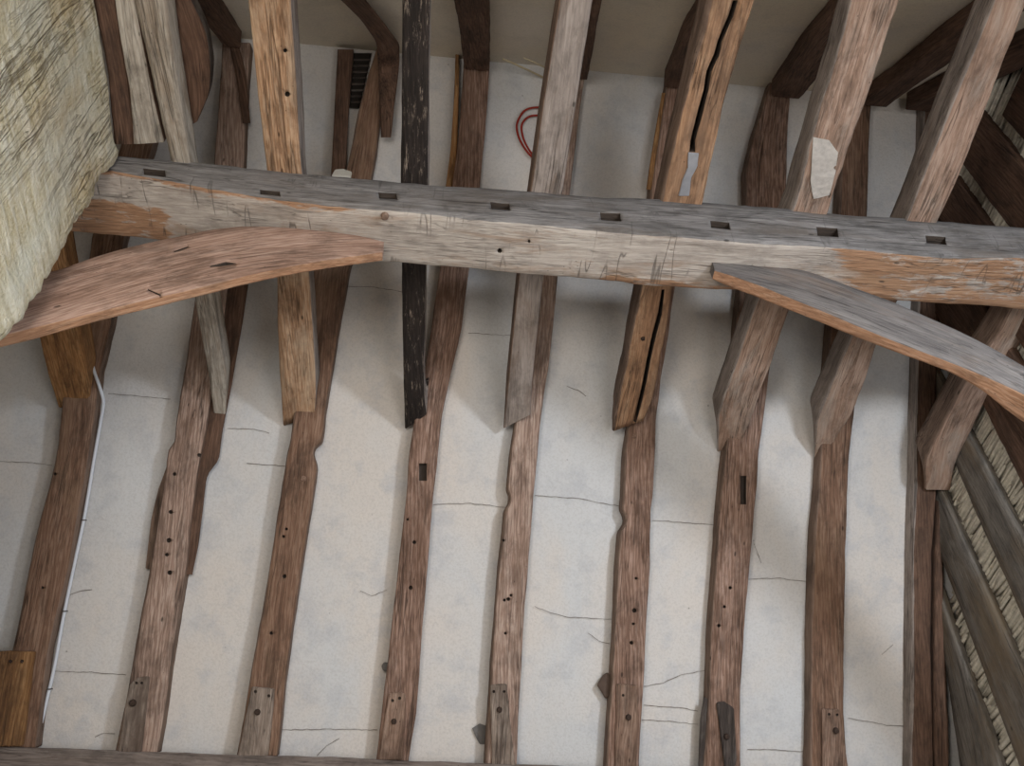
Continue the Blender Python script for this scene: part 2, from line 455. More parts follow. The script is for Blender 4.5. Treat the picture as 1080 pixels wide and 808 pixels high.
# far slope: plaster between the rafters, with its hairline cracks in the same mesh
yb = 3.50
vs, fs = grid_quad(slope_pt(XL, yb, N1, D1 + DEP), slope_pt(XR, yb, N1, D1 + DEP), slope_pt(XR, RY - .03, N1, D1 + DEP), slope_pt(XL, RY - .03, N1, D1 + DEP), 110, 60, .004, N1)
mi = [0] * len(fs)
cracks = [
 [(0, 487), (30, 488), (55, 491)], [(114, 415), (146, 418), (180, 421)], [(56, 708), (96, 709), (133, 712)], [(260, 489), (302, 492)],
 [(240, 452), (268, 453), (284, 457)], [(457, 532), (496, 531), (533, 535)], [(564, 523), (590, 524), (611, 526), (653, 534)], [(688, 549), (722, 551), (755, 554)],
 [(564, 640), (580, 646), (598, 651), (645, 653)], [(620, 668), (632, 676), (643, 679)], [(679, 724), (700, 720), (718, 712), (745, 707)], [(677, 759), (706, 761), (736, 764)],
 [(679, 744), (720, 747), (736, 750)], [(788, 611), (822, 610), (854, 614)], [(788, 791), (818, 791), (852, 793)], [(894, 757), (919, 762), (935, 765), (960, 766)],
 [(366, 302), (395, 303), (424, 308)], [(494, 351), (518, 353), (540, 354)], [(294, 770), (345, 769), (398, 770)], [(795, 573), (803, 594)], [(860, 560), (930, 690), (942, 680)][1:],
 [(334, 798), (345, 786), (358, 779)], [(72, 628), (82, 624), (97, 622)], [(100, 778), (110, 773), (121, 774)], [(598, 407), (610, 412), (618, 418)], [(380, 623), (392, 629), (408, 622)]]
for cr in cracks:
    pts = []
    for (x0, y0), (x1, y1) in zip(cr, cr[1:]):
        k = max(2, int(math.hypot(x1 - x0, y1 - y0) / 4))
        for q in range(k): pts.append((x0 + (x1 - x0) * q / k, y0 + (y1 - y0) * q / k + random.uniform(-.5, .5)))
    pts.append(cr[-1])
    b = len(vs)
    for q, (x, y) in enumerate(pts):
        hw = .0011 * random.uniform(.5, 1.1)
        p = S1(x, y, DEP - .0065); t = S1(x + 3, y, DEP - .0065) - p
        nrm = N1.cross((S1(*pts[min(q + 1, len(pts) - 1)]) - S1(*pts[max(q - 1, 0)])).normalized())
        vs += [p - nrm * hw, p + nrm * hw]
    for q in range(len(pts) - 1):
        fs.append((b + 2 * q, b + 2 * q + 1, b + 2 * q + 3, b + 2 * q + 2)); mi.append(1)
wb = link('wall_back', vs, fs, [M_PLAST, M_CRACK], midx=mi, smooth=True)
tag(wb, 'far roof slope of cream plaster between brown rafters', 'plaster slope', kind='structure')

vs, fs = grid_quad(slope_pt(XL, WY, N2, D2P), slope_pt(XR, WY, N2, D2P), slope_pt(XR, RY + .03, N2, D2P), slope_pt(XL, RY + .03, N2, D2P), 70, 50, .005, N2, 8)
tag(link('ceiling', vs, fs, M_CEIL), 'near roof slope of cream plaster overhead at the top', 'plaster slope', kind='structure')

def box_room(name, lo, hi, mat, label, cat):
    x0, y0, z0 = lo; x1, y1, z1 = hi
    v = [V((x, y, z)) for z in (z0, z1) for y in (y0, y1) for x in (x0, x1)]
    f = [(0, 2, 3, 1), (4, 5, 7, 6), (0, 1, 5, 4), (2, 6, 7, 3), (0, 4, 6, 2), (1, 3, 7, 5)]
    return tag(link(name, v, f, mat, smooth=False), label, cat, kind='structure')

box_room('floor', (XL, WY - .1, -.1), (XR, 3.7, 0), M_FLOOR, 'pale floor far below the roof', 'floor')
box_room('wall_far', (XL, 3.53, 0), (XR, 3.65, 3.44), M_PLAST, 'plastered wall under the rafter plate', 'wall')

box_room('wall_right_base', (XG - .03, WY, 0), (XR - .03, 3.5, 2.40), M_PLAST, 'plastered base wall below the reed gable', 'wall')
def gable(name, x, th, mat, label):
    zb = lambda y: (D2P - N2.y * y) / N2.z if y < RY else (D1 + DEP - N1.y * y) / N1.z
    prof = [(WY, 0), (3.5, 0), (3.5, zb(3.5)), (RY, zb(RY)), (WY, zb(WY))]
    v = [V((x, y, z)) for y, z in prof] + [V((x + th, y, z)) for y, z in prof]
    k = len(prof)
    f = [tuple(range(k)), tuple(reversed(range(k, 2 * k)))] + [(i, i + k, (i + 1) % k + k, (i + 1) % k) for i in range(k)]
    return tag(link(name, v, f, mat, smooth=False), label, 'wall', kind='structure')
gable('wall_right', XR - .02, .1, M_SHADE, 'dark gable end behind the reed and grey studs')
gable('wall_left', XL, -.1, M_PLAST, 'plastered gable end at the far left')

# wall behind the viewer with two window openings that let the daylight in
ztop = (D2P - N2.y * WY) / N2.z
wins = [(-0.95, -0.15, 1.75, 2.70), (0.75, 2.05, 1.70, 2.80)]
xs = sorted({XL, XR} | {w[0] for w in wins} | {w[1] for w in wins})
vs, fs = [], []
def wall_piece(x0, x1, z0, z1):
    b = len(vs)
    vs.extend(V((x, y, z)) for z in (z0, z1) for y in (WY - .12, WY) for x in (x0, x1))
    fs.extend(tuple(b + i for i in f) for f in [(0, 2, 3, 1), (4, 5, 7, 6), (0, 1, 5, 4), (2, 6, 7, 3), (0, 4, 6, 2), (1, 3, 7, 5)])
for x0, x1 in zip(xs, xs[1:]):
    w = [w for w in wins if w[0] == x0]
    if w: wall_piece(x0, x1, 0, w[0][2]); wall_piece(x0, x1, w[0][3], ztop)
    else: wall_piece(x0, x1, 0, ztop)
tag(link('wall_front', vs, fs, M_PLAST, smooth=False), 'plastered wall behind the viewer with two windows', 'wall', kind='structure')
for i, (x0, x1, z0, z1) in enumerate(wins):
    vs, fs = [], []
    t = .035
    for q in ((x0, x0 + t, z0, z1), (x1 - t, x1, z0, z1), (x0, x1, z0, z0 + t), (x0, x1, z1 - t, z1), ((x0 + x1) / 2 - t / 3, (x0 + x1) / 2 + t / 3, z0, z1)):
        b = len(vs)
        vs.extend(V((x, y, z)) for z in q[2:] for y in (WY - .10, WY - .05) for x in q[:2])
        fs.extend(tuple(b + i for i in f) for f in [(0, 2, 3, 1), (4, 5, 7, 6), (0, 1, 5, 4), (2, 6, 7, 3), (0, 4, 6, 2), (1, 3, 7, 5)])
    tag(link('window_%d' % (i + 1), vs, fs, M_SLATB, smooth=False), ['small window', 'wide window'][i] + ' in the wall behind the viewer', 'window', kind='structure')

# ------------------------------------------------------------------ rafters of the far slope
G_RAF = 'rafters of the far roof slope'
def rquad(pts, fn=S1): return [fn(x, y) for x, y in pts]
def rect(x0, y0, x1, y1): return [(x0, y0), (x1, y0), (x1, y1), (x0, y1)]
OUT1 = -N1                                             # towards the viewer

def rafter(stations, label, mats=None, sides=(0, 1, 1, 1), holes=(), slots=(), seed=1, depth=DEP, base=0.0, **kw):
    rings = []
    for (y, xl, xr) in stations:
        a, b = S1(xl, y, base), S1(xr, y, base)
        rings.append([a, b, b + N1 * (depth - base), a + N1 * (depth - base)])
    cuts = [(circle(S1, x, y, r), OUT1, .022) for x, y, r in holes] + [(rquad(q), OUT1, .03) for q in slots]
    o = timber('rafter', rings, mats or [W_RAFTER, W_SIDE], None, sides, seed, cuts=cuts, step=.012, relax=1, **kw)
    return tag(o, label, 'rafter', G_RAF)

def foot_block(r, pts, mat, pegs=(), holes=(), thick=.012, label=None):
    b = slab('foot_block', rquad(pts), OUT1, thick, mat, r, seed=len(pts))
    if holes: carve(b, [(circle(S1, x, y, rr, 6), OUT1, -.002) for x, y, rr in holes]); regrain(b)
    for x, y, rr in pegs: peg(b, S1(x, y) + OUT1 * thick, OUT1, rr * .0034)
    if label: b['label'] = label
    return b

def regrain(o):
    a = o.data.attributes.get('grain')
    if a: o.data.attributes.remove(a)
    at = o.data.attributes.new('grain', 'FLOAT_VECTOR', 'POINT'); up = N1.cross(EX)
    vals = []; off = random.uniform(0, 30)
    for v in o.data.vertices: vals += [v.co.x + off, v.co.dot(N1) + off, v.co.dot(up) + off]
    at.data.foreach_set('vector', vals)

r1 = rafter([(790, -14, 36), (686, 12, 50), (650, 21, 58), (598, 31, 71), (543, 43, 81), (512, 52, 87), (468, 61, 95), (431, 65, 100), (390, 69, 105), (340, 84, 117), (250, 97, 130), (155, 126, 160), (100, 140, 174), (38, 152, 186)],
            'leftmost brown rafter with a white cable running down its right side', [W_RAFTER2, W_SIDE], seed=1,
            holes=[(58, 500, 1.6), (60, 660, 1.5), (45, 620, 1.3)])
foot_block(r1, [(-22, 688), (12, 686), (39, 687), (36, 704), (26, 786), (-40, 786)], W_BLOCKT, holes=[(13.5, 697, 2), (25.5, 697, 2)], pegs=[(14, 697, 1.5), (26, 697, 1.5)], thick=.02, label='amber nailed block with pale top end')

r2 = rafter([(796, 121, 165), (740, 133, 174), (680, 142, 182), (598, 158, 196), (546, 166, 202), (499, 174, 208), (474, 177, 212), (466, 184, 214), (455, 185, 216), (416, 190, 222), (390, 194, 227), (335, 203, 236), (300, 208, 240), (250, 217, 247), (170, 226, 257), (100, 231, 260), (45, 234, 264)],
            'second rafter from the left, pale and bumpy, backed by dark side boards', [W_RAFTERP, W_SIDE], seed=2,
            holes=[(180, 540, 2.2), (178, 570, 2.6), (176, 585, 2), (184, 500, 2), (179, 604, 2.5), (210, 480, 2)])
foot_block(r2, [(137, 722), (147, 714), (158, 713), (157, 728), (150, 793), (125, 793)], W_BLOCKP, holes=[(145, 720, 1.6), (150.5, 720, 1.6)], pegs=[(141, 741, 4.2)])
for pts, nm in (([(199, 395), (194, 430), (176, 492), (165, 520), (158, 545), (155, 600), (152, 598), (157, 545), (166, 500), (185, 445)], 'packing_board'),):
    pass
pk = slab('packing_board', [S1(x, y, .055) for x, y in [(178, 488), (184, 505), (172, 600), (154, 600), (160, 548), (168, 515)]], OUT1, .012, W_SIDE, r2, seed=4)
pk['label'] = 'thin board showing past the left edge'
bb = timber('backing_board', [[S1(a, y, .03), S1(b, y, .03), S1(b, y, DEP), S1(a, y, DEP)] for y, a, b in [(606, 190, 203), (575, 196, 209), (520, 200, 216), (498, 205, 219), (488, 208, 231), (460, 210, 234), (440, 214, 238), (398, 224, 246), (350, 232, 254), (300, 236, 262)]],
            [W_UPPER], r2, seed=12, amp=.003)
bb['label'] = 'darker board showing past the right edge'

r3 = rafter([(799, 249, 292), (724, 262, 300), (660, 273, 309), (598, 284, 318), (540, 293, 327), (494, 301, 333), (486, 302, 332), (478, 303, 329), (471, 305, 331), (467, 306, 338), (452, 308, 341), (437, 310, 342), (390, 316, 350), (346, 322, 357), (285, 330, 368), (240, 346, 379), (187, 363, 391), (156, 370, 397), (117, 378, 401), (78, 388, 411), (50, 397, 420)],
            'third rafter from the left, deeply notched on its right edge under the tan collar', [W_RAFTER2, W_SIDE], seed=3,
            holes=[(299, 566, 1.6), (302, 558, 1.5), (300, 608, 2.2), (286, 668, 1.8)], slots=[])
foot_block(r3, [(266, 724), (290, 726), (289, 745), (283, 797), (251, 797)], W_BLOCKP, holes=[(270, 729, 1.8), (284, 733.5, 1.8)], pegs=[(272, 750.6, 3.6)])
peg(r3, S1(320, 505), OUT1, .013, .006, 'knot', W_BLOCK)

r4 = rafter([(804, 396, 431), (754, 402, 439), (700, 409, 443), (598, 420, 451), (530, 428, 456), (486, 431, 461), (437, 438, 466), (390, 448, 476), (346, 455, 487), (285, 464, 494), (240, 471, 501), (199, 477, 506), (145, 484, 511), (75, 489, 516), (60, 490, 517)],
            'rafter behind the blackened collar, with flame shaped grain low on its face', [W_RAFTER, W_ORANGE], (0, 0, 0, 0), seed=4,
            holes=[(437, 572, 2.0), (430, 548, 1.4), (433, 620, 2.2)], slots=[rect(442, 489, 450, 507)])
foot_block(r4, [(410, 732), (413, 730), (426, 730), (428, 733), (425, 801), (399, 801)], W_BLOCK, holes=[(414, 738.5, 1.8), (421.5, 736, 1.8)], pegs=[(415.5, 760.5, 3.4)])

r5 = rafter([(808, 511, 545), (740, 515, 548), (660, 521, 552), (598, 526, 557), (537, 533, 562), (533, 537, 562), (522, 538, 562.5), (517, 535, 563), (476, 539, 567), (447, 543, 570), (390, 549, 578), (346, 554, 583), (293, 560, 588), (203, 569, 601), (120, 579, 611), (78, 585, 618)],
            'rafter behind the flat grey collar, narrow with fine straight grain', seed=5,
            mats=[W_RAFTERP, W_SIDE], holes=[(536, 632, 2), (532, 633, 1.6), (533, 668, 1.5), (531, 570, 1.4), (539, 628, 1.5)])
foot_block(r5, [(517, 722), (534, 721), (536, 742), (543, 808), (519, 808)], W_BLOCKP, holes=[(520.5, 729, 1.6), (531.5, 729, 1.6)], pegs=[(526.5, 748, 3.4)])

r6 = rafter([(814, 639, 674), (717, 646, 679), (660, 649, 682), (598, 651, 686), (560, 654, 686.5), (553, 660, 687), (545, 660, 687), (538, 656, 687), (525, 657, 689), (476, 659, 691), (445, 664, 692), (398, 670, 697), (346, 676, 706), (304, 681, 712), (250, 683, 717), (195, 686, 722), (130, 697, 732), (82, 704, 740)],
            'rafter behind the split orange collar, with a brown slate stuck out at its left foot', seed=6, mats=[W_RAFTER, W_SIDE],
            holes=[(669, 644, 2.4), (671, 610, 1.5), (668, 658, 1.5), (666, 678, 2)])
foot_block(r6, [(650, 721), (671, 722), (672, 750), (671, 812), (648, 812)], W_BLOCK, holes=[(656.5, 733, 1.6)], pegs=[(662, 756, 3.6)])
peg(r6, S1(669, 460), OUT1, .011, .006, 'knot', W_BLOCK)

r7 = rafter([(814, 742, 781), (728, 748, 781), (660, 751, 785), (598, 755, 791), (540, 759, 796), (502, 763, 799), (481, 765, 800), (440, 769, 806), (390, 774, 812), (340, 777, 817), (305, 781, 822), (240, 787, 828), (180, 787, 830), (140, 796, 831), (100, 808, 834), (86, 812, 836)],
            'rafter with a tall peg slot and a broken dark foot below the rose collar', seed=7,
            holes=[(770, 620, 1.8), (764, 640, 1.6), (758, 660, 1.8)], slots=[rect(781, 502, 787, 532)])
foot_block(r7, [(755, 741), (762, 739), (773, 746), (776, 800), (774, 812), (764, 812)], W_BLOCKD, pegs=[(765, 776, 3.6)], thick=.014, label='dark broken block')
sl = slab('side_strip', [S1(x, y, .02) for x, y in [(742, 734), (746, 738), (742, 812), (736, 812), (738, 760)]], OUT1, .012, W_BLOCKD, r7, seed=9)
sl['label'] = 'dark strip on the left edge'

r8 = rafter([(814, 854, 895), (750, 855, 891), (667, 856, 891), (583, 859, 892), (557, 860, 893), (510, 864, 895), (474, 866, 897), (440, 868, 901), (350, 876, 910), (300, 880, 913), (223, 885, 915), (111, 890, 919), (90, 892, 922)],
            'straight brown rafter second from the right, with a ragged dark peg hole', [W_RAFTER2, W_SIDE], seed=8,
            holes=[(877, 616, 1.8), (876, 653, 2.2), (875, 659, 1.8), (889, 509, 3)], slots=[[(878, 501), (884, 500), (888, 509), (884, 514), (885, 527), (877, 528)]])
foot_block(r8, [(866, 747), (884, 748), (889, 782), (894, 812), (866, 812)], W_BLOCK, holes=[(873, 753, 1.6), (881.5, 753.5, 1.6)], pegs=[(880, 770, 3.8)])

r9 = rafter([(814, 961, 984), (700, 962, 983), (583, 963, 984), (521, 965, 988), (413, 967, 988), (300, 970, 990), (200, 973, 994), (110, 975, 998), (95, 976, 999)],
            'rightmost rafter against the reed gable, dark brown with a pale left edge', [W_UPPER, W_GREY], (0, 1, 1, 1), seed=9, amp=.003)

# boards seen beside the rafters above the collar purlin
def board_on_slope(stations, mat, label, base=.02, seed=1, name='board', group=None):
    rings = [[S1(a, y, base), S1(b, y, base), S1(b, y, DEP), S1(a, y, DEP)] for y, a, b in stations]
    return tag(timber(name, rings, [mat], seed=seed, amp=.002, wane=.004), label, 'board', group)
board_on_slope([(190, 349, 364), (120, 352.5, 368), (52, 356, 373)], W_UPPER, 'narrow upright board beside the dark louvred hole under the ridge', seed=21)
board_on_slope([(205, 469, 478.5), (160, 475, 482), (100, 479, 484), (36, 481, 485)], W_TAN2, 'thin lath strip just left of the rafter behind the blackened collar', seed=22, name='lath')
board_on_slope([(200, 681.5, 687), (150, 689, 694), (98, 698, 702)], W_TAN2, 'thin yellowish lath just left of the rafter behind the split collar', seed=23, name='lath', base=-.004)
board_on_slope([(130, 256, 264), (80, 249, 260), (40, 240, 250), (24, 236, 246)], W_UPPER, 'dark lath leaning across the top of the second rafter from the left', seed=24, name='lath', base=-.02)

# louvred dark hole high on the slope
lv = timber('vent_grille', [[S1(a, y, .055), S1(b, y, .055), S1(b, y, DEP), S1(a, y, DEP)] for y, a, b in [(114, 369, 379), (56, 373, 392)]], [flat('dark louvre', '#2b2520', .9)], seed=25, amp=.001)
tag(lv, 'small dark hole with louvre slats under the ridge, beside the third rafter', 'vent')
for i in range(8):
    y = 62 + i * 6.4; f = (114 - y) / 58
    x0, x1 = 369 + 4 * f, 379 + 13 * f
    s_ = timber('louvre_slat', [[S1(x, y, .045), S1(x, y + 2.4, .045), S1(x, y + 2.4, .058), S1(x, y, .058)] for x in (x0, x1)], [W_BLOCKD], lv, seed=30 + i, amp=.0006, wane=.001, nside=2)

# ------------------------------------------------------------------ rafters of the near slope
def near_rafter(p0, p1, label, mat=W_UPPER, seed=1, depth=DEP, tail=None):
    """p0/p1: (left x, y, right x, y) at the ridge and at the frame's top edge"""
    a0, b0 = S2(p0[0], p0[1]), S2(p0[2], p0[3]); a1, b1 = S2(p1[0], p1[1]), S2(p1[2], p1[3])
    w = ((b0 - a0).dot(EX) + (b1 - a1).dot(EX)) / 2
    c0, c1 = (a0 + b0) / 2, (a1 + b1) / 2
    d = (c1 - c0)
    top_y = RY - .02
    c0 = c0 + d * ((top_y - c0.y) / d.y); ce = c0 + d * ((.15 - c0.y) / d.y)
    rings = []
    for t in (0, .25, .5, .75, 1):
        c = lerp(c0, ce, t) + EX * (.012 * math.sin(t * 9 + seed))
        rings.append([c - EX * w / 2, c + EX * w / 2, c + EX * w / 2 + N2 * depth, c - EX * w / 2 + N2 * depth])
    return tag(timber('rafter', rings, [mat], seed=seed, amp=.004), label, 'rafter', 'rafters of the near roof slope')

near_rafter((489, 72, 516, 76), (477, 0, 511, 0), 'near slope rafter at the top, just right of the blackened collar', W_UPPER, 44)
near_rafter((590, 78, 618, 82), (602, 0, 636, 0), 'near slope rafter mostly hidden behind the grey collar', W_UPPER, 45)
near_rafter((707, 72, 742, 76), (746, 0, 790, 0), 'near slope rafter showing left of the split orange collar', W_UPPER, 46)
near_rafter((832, 74, 868, 78), (890, 0, 934, 0), 'near slope rafter rising left of the rose collar', W_UPPER, 47)
near_rafter((934, 92, 962, 96), (1046, 6, 1078, 10), 'near slope rafter running between the two rightmost upper collars', W_UPPER, 48)
near_rafter((232, 40, 248, 42), (196, 0, 220, 0), 'near slope rafter at the upper left, beside the tan collar', W_UPPER, 42)
# the crooked one with a tail lapping over its partner
tl = [[S1(402, 145, -.03), S1(412, 145, -.03), S1(412, 145, -.001), S1(402, 145, -.001)],
      [S1(400, 100, -.045), S1(417, 100, -.045), S1(417, 100, -.002), S1(400, 100, -.002)],
      [S1(399, 70, -.06), S1(421, 70, -.06), S1(421, 70, -.004), S1(399, 70, -.004)],
      [S2(397, 44, -.01), S2(421, 46, -.01), S2(421, 46, .06), S2(397, 44, .06)],
      [S2(380, 20), S2(405, 24), S2(405, 24, .07), S2(380, 20, .07)],
      [S2(360, 0), S2(386, 0), S2(386, 0, .07), S2(360, 0, .07)]]
d_ = (tl[-1][0] - tl[-2][0]) * 2.0
tl.append([p + d_ for p in tl[-1]])
tag(timber('rafter', tl, [W_UPPER], seed=43, amp=.004, wane=.01), 'crooked near slope rafter whose tail laps over the third rafter', 'rafter', 'rafters of the near roof slope')

xa = 1.925
rings = []
for y in (RY - .01, 1.4, 1.1, .8, .5, .15):
    p = slope_pt(xa + .006 * math.sin(y * 8), y, N2, D2); q = slope_pt(XG - .004, y, N2, D2)
    rings.append([p, q, q + N2 * DEP, p + N2 * DEP])
tag(timber('rafter', rings, [W_UPPER], seed=49, amp=.004), 'last near slope rafter, dark and tight against the reed gable at the upper right', 'rafter', 'rafters of the near roof slope')

# ------------------------------------------------------------------ collars
G_COL = 'collars crossing the roof'
CUTY = 1 / math.tan(A)
def collar(stations, label, mats, sides=(0, 0, 0, 0), seed=1, h=.115, near=.82, zo=0.0, slots=(), slope_end=True, **kw):
    """stations from the far end: (xl, yl, xr, yr) pixels of the two underside edges"""
    rings = []
    z = ZC + zo
    for (xl, yl, xr, yr, *dz) in stations:
        a, b = hit(xl, yl, EZ, z + (dz[0] if dz else 0)), hit(xr, yr, EZ, z + (dz[0] if dz else 0))
        rings.append([a, b, b + EZ * h, a + EZ * h])
    if slope_end:
        for j in (2, 3): rings[0][j] = rings[0][j] - EY * (h * CUTY)
    a, b = rings[-1][0], rings[-1][1]
    pa, pb = rings[-2][0], rings[-2][1]
    if a.y > near:
        t = (near - a.y) / (a.y - pa.y); a2 = a + (a - pa) * t; b2 = b + (b - pb) * t
        b2.y = a2.y = near
        rings.append([a2, b2, b2 + EZ * h + EY * h * CUTY * 1.02, a2 + EZ * h + EY * h * CUTY * 1.02])
    cuts = [([p if isinstance(p, V) else hit(p[0], p[1], EZ, z) for p in q], -EZ, d) for q, d in slots]
    return tag(timber('collar', rings, mats, None, sides, seed, cuts=cuts, **kw), label, 'collar', G_COL)

c1 = collar([(62, 430, 96, 430), (52, 398, 92, 398), (40, 350, 83, 346), (22, 270, 68, 270), (0, 165, 50, 165)], 'leftmost collar, an amber timber ending under the left curved brace', [W_TAN2], seed=51, near=.9)
c2 = collar([(225, 440, 238, 437), (220, 398, 238.5, 398), (204, 310, 224, 310), (193, 245, 213, 245), (178, 165, 199, 165), (160, 85, 187, 85), (140, 0, 174, 0)], 'slim bleached grey collar second from the left, next to the pale post', [W_PALE], seed=52, h=.1)
c3 = collar([(299, 449, 332, 437), (297, 415, 333, 415), (295, 390, 332, 390), (291, 291, 326, 291), (286, 235, 322, 235), (281, 177, 317, 177), (269, 78, 312, 78), (261, 0, 307, 0)], 'broad light tan collar crossing over the left part of the collar purlin', [W_TAN, W_GREY], (0, 1, 0, 0), seed=53,
            slots=[(circle(lambda x, y: hit(x, y, EZ, ZC), 300.5, 53.5, 2.2), .02), (circle(lambda x, y: hit(x, y, EZ, ZC), 303, 99.5, 2.8), .02)])
c4 = collar([(427, 453, 450, 437), (426, 425, 448, 425), (425.5, 398, 447, 398), (424, 280, 449, 280), (423, 192, 451, 192), (423.5, 100, 452, 100), (424, 0, 454, 0)], 'blackened dark collar with pale flecks, the darkest of all collars', [W_BLACK, W_GREY], (0, 1, 0, 0), seed=54, amp=.005)
c5 = collar([(531, 452, 560, 437), (534, 415, 561, 415), (536, 398, 562, 398), (547, 293, 573, 293), (553, 245, 583, 245), (559.5, 200, 594, 200), (574, 100, 609, 100), (590, 0, 625, 0)], 'flat sawn grey collar in the middle, with the red cable behind it', [W_GREY, W_SIDE], (0, 1, 0, 1), seed=55, amp=.0025, wane=.004)
split = [(773, 0), (768, 16), (757, 42), (753, 56), (745, 75), (742, 95), (735, 120), (728, 148), (727, 160), (733, 160), (733, 148), (741, 120), (747, 96), (750, 76), (758, 58), (761, 44), (773, 17), (778, 0)]
split2 = [(698, 306), (694, 330), (686, 360), (681, 385), (678, 400), (674, 420), (668, 444), (671, 446), (677, 424), (682, 402), (685, 386), (690, 362), (698, 332), (701, 306)]
c6 = collar([(645, 456, 679, 444), (651, 425, 687, 425), (657, 398, 694, 398), (676, 302, 711, 302), (687, 255, 727, 255), (698, 208, 742, 208), (719, 117, 762, 117), (732, 60, 777, 60), (747, 0, 795, 0)], 'orange collar split along its length by a long dark shake', [W_ORANGE, W_SIDE], (0, 1, 0, 1), seed=56, amp=.007, wane=.014,
            slots=[(split, .05), (split2, .05)])
mp = slab('metal_patch', [hit(x, y, EZ, ZC) for x, y in [(726, 160), (737, 161), (735, 174), (729, 186), (726, 206), (715, 206), (719, 190), (725, 176)]], -EZ, .006, M_METAL, c6, seed=2, rough=.003)
mp['label'] = 'crumpled grey metal patch nailed in the split'
peg(c6, hit(678, 357, EZ, ZC), -EZ, .009, .008, 'knot')
c7 = collar([(756, 478, 784, 461), (756, 441, 792, 441), (766, 410, 803, 410), (773, 390, 812, 390), (797, 321, 834, 321), (818, 265, 856, 265), (836, 217, 876, 217), (850, 165, 892, 165), (865, 111, 911, 111), (882, 55, 930, 55), (897, 0, 948, 0)], 'thick rose brown collar with a peeled pale patch just above the purlin', [W_ROSE, W_GREY], (0, 0, 0, 1), seed=57, amp=.007, wane=.012)
pp = slab('peeled_patch', [hit(x, y, EZ, ZC) for x, y in [(858, 145), (874, 148), (884, 160), (882, 180), (874, 206), (858, 210), (854, 190), (856, 165)]], -EZ, .003, flat('peeled limewash', '#bdb5ad', .9, var=.25, sc=60), c7, seed=5, rough=.004)
pp['label'] = 'peeling pale limewash patch'
c8 = collar([(859, 483, 880, 465), (861, 440, 898, 440), (873, 413, 908, 413), (899, 354, 928, 354), (930, 290, 962, 290), (960, 223, 994, 223), (980, 170, 1017, 170), (1003, 111, 1042, 111), (1049, 0, 1084, 0)], 'brown collar crossing over the right end of the purlin, grey on its left side', [W_ROSE, W_GREY], (0, 0, 0, 1), seed=58, amp=.005)
c9 = collar([(975, 517, 1002, 517, -.14), (974, 487, 1007, 490, -.13), (1017, 405, 1045, 412, -.09), (1056, 345, 1084, 352, -.07), (1078, 300, 1106, 305, -.05), (1140, 190, 1168, 195, -.05)], 'rightmost collar, a smooth brown timber running up behind the right curved brace', [W_ROSE, W_SIDE], (0, 0, 0, 1), seed=59, amp=.004, near=1.15)

# short timbers over the pale post
def stub(stations, label, mats, sides, seed, h, zo, near, name='stub_timber', **kw):
    rings = []
    for (xl, yl, xr, yr) in stations:
        a, b = hit(xl, yl, EZ, ZC + zo), hit(xr, yr, EZ, ZC + zo)
        rings.append([a, b, b + EZ * h, a + EZ * h])
    a, b, pa, pb = rings[-1][0], rings[-1][1], rings[-2][0], rings[-2][1]
    t = (near - a.y) / (a.y - pa.y); a2, b2 = a + (a - pa) * t, b + (b - pb) * t; b2.y = near
    rings.append([a2, b2, b2 + EZ * h, a2 + EZ * h])
    return tag(timber(name, rings, mats, None, sides, seed, **kw), label, 'timber')
stub([(139, 152, 173, 150), (133, 90, 158, 90), (120, 0, 141, 0)], 'short dark and pale timber squeezed between the limewashed post and the slim grey collar', [W_PALE, W_UPPER], (0, 1, 0, 1), 61, .10, .01, .95)
stub([(120, 152, 141, 152), (114, 80, 134, 80), (98, 0, 121, 0)], 'dark timber with ragged end lying on top of the pale post', [W_UPPER], (0, 0, 0, 0), 62, .11, .015, .95)
stub([(200, 133, 208, 128), (197, 112, 220, 100), (192, 70, 222, 70), (184, 34, 217, 34), (174, 0, 200, 0)], 'brown plank with rounded dark end just right of the slim grey collar', [W_UPPER, W_BLOCKD], (0, 1, 0, 1), 63, .06, .13, .98, name='plank', wane=.004)

# ------------------------------------------------------------------ collar purlin with its braces
BT = [(100, 161), (135, 165), (250, 175), (400, 191), (540, 200), (640, 206), (760, 214), (900, 227), (1000, 234), (1080, 240), (1180, 248)]
BA = [(100, 176), (127, 181), (200, 194), (280, 208), (338, 216), (413, 221), (457, 226), (520, 233), (580, 237), (658, 245), (702, 248.5), (751, 252), (780, 255), (877, 259.6), (975, 270), (1080, 271), (1180, 280)]
BB = [(60, 243), (86, 246), (140, 251), (405, 277), (540, 287.5), (650, 299), (780, 307), (969, 319.5), (1080, 326.5), (1180, 334)]
def interp(t, x):
    for (x0, y0), (x1, y1) in zip(t, t[1:]):
        if x0 <= x <= x1: return y0 + (y1 - y0) * (x - x0) / (x1 - x0)
    return t[0][1] if x < t[0][0] else t[-1][1]
YB = 1.597
def FRONT(x, y): return hit(x, y, EY, YB)
rings = []
bx = [112, 128, 150, 200, 260, 320, 380, 440, 500, 560, 620, 680, 740, 800, 860, 920, 980, 1040, 1080]
for x in bx:
    tf, ar = hit(x, interp(BT, x), EY, YB), hit(x, interp(BA, x), EY, YB)
    bk = hit(x, interp(BB, x), EZ, ar.z)
    bk.x = ar.x; tf.x = ar.x
    rings.append([tf, ar, bk, V((bk.x, bk.y + .005, tf.z))])
e = [p.copy() for p in rings[0]]
for p in e: p.x = -1.30
rings.insert(0, e)
e = [p.copy() for p in rings[-1]]
for p in e: p.x = XG + .035
rings.append(e)
slots = [(151, 178, 174, 186), (274, 200, 295, 206), (399, 203.5, 418, 211), (517, 214, 537, 222), (633, 223.5, 654, 233), (749, 233.5, 769, 242), (861, 239.5, 883, 250), (976, 248.5, 997, 258)]
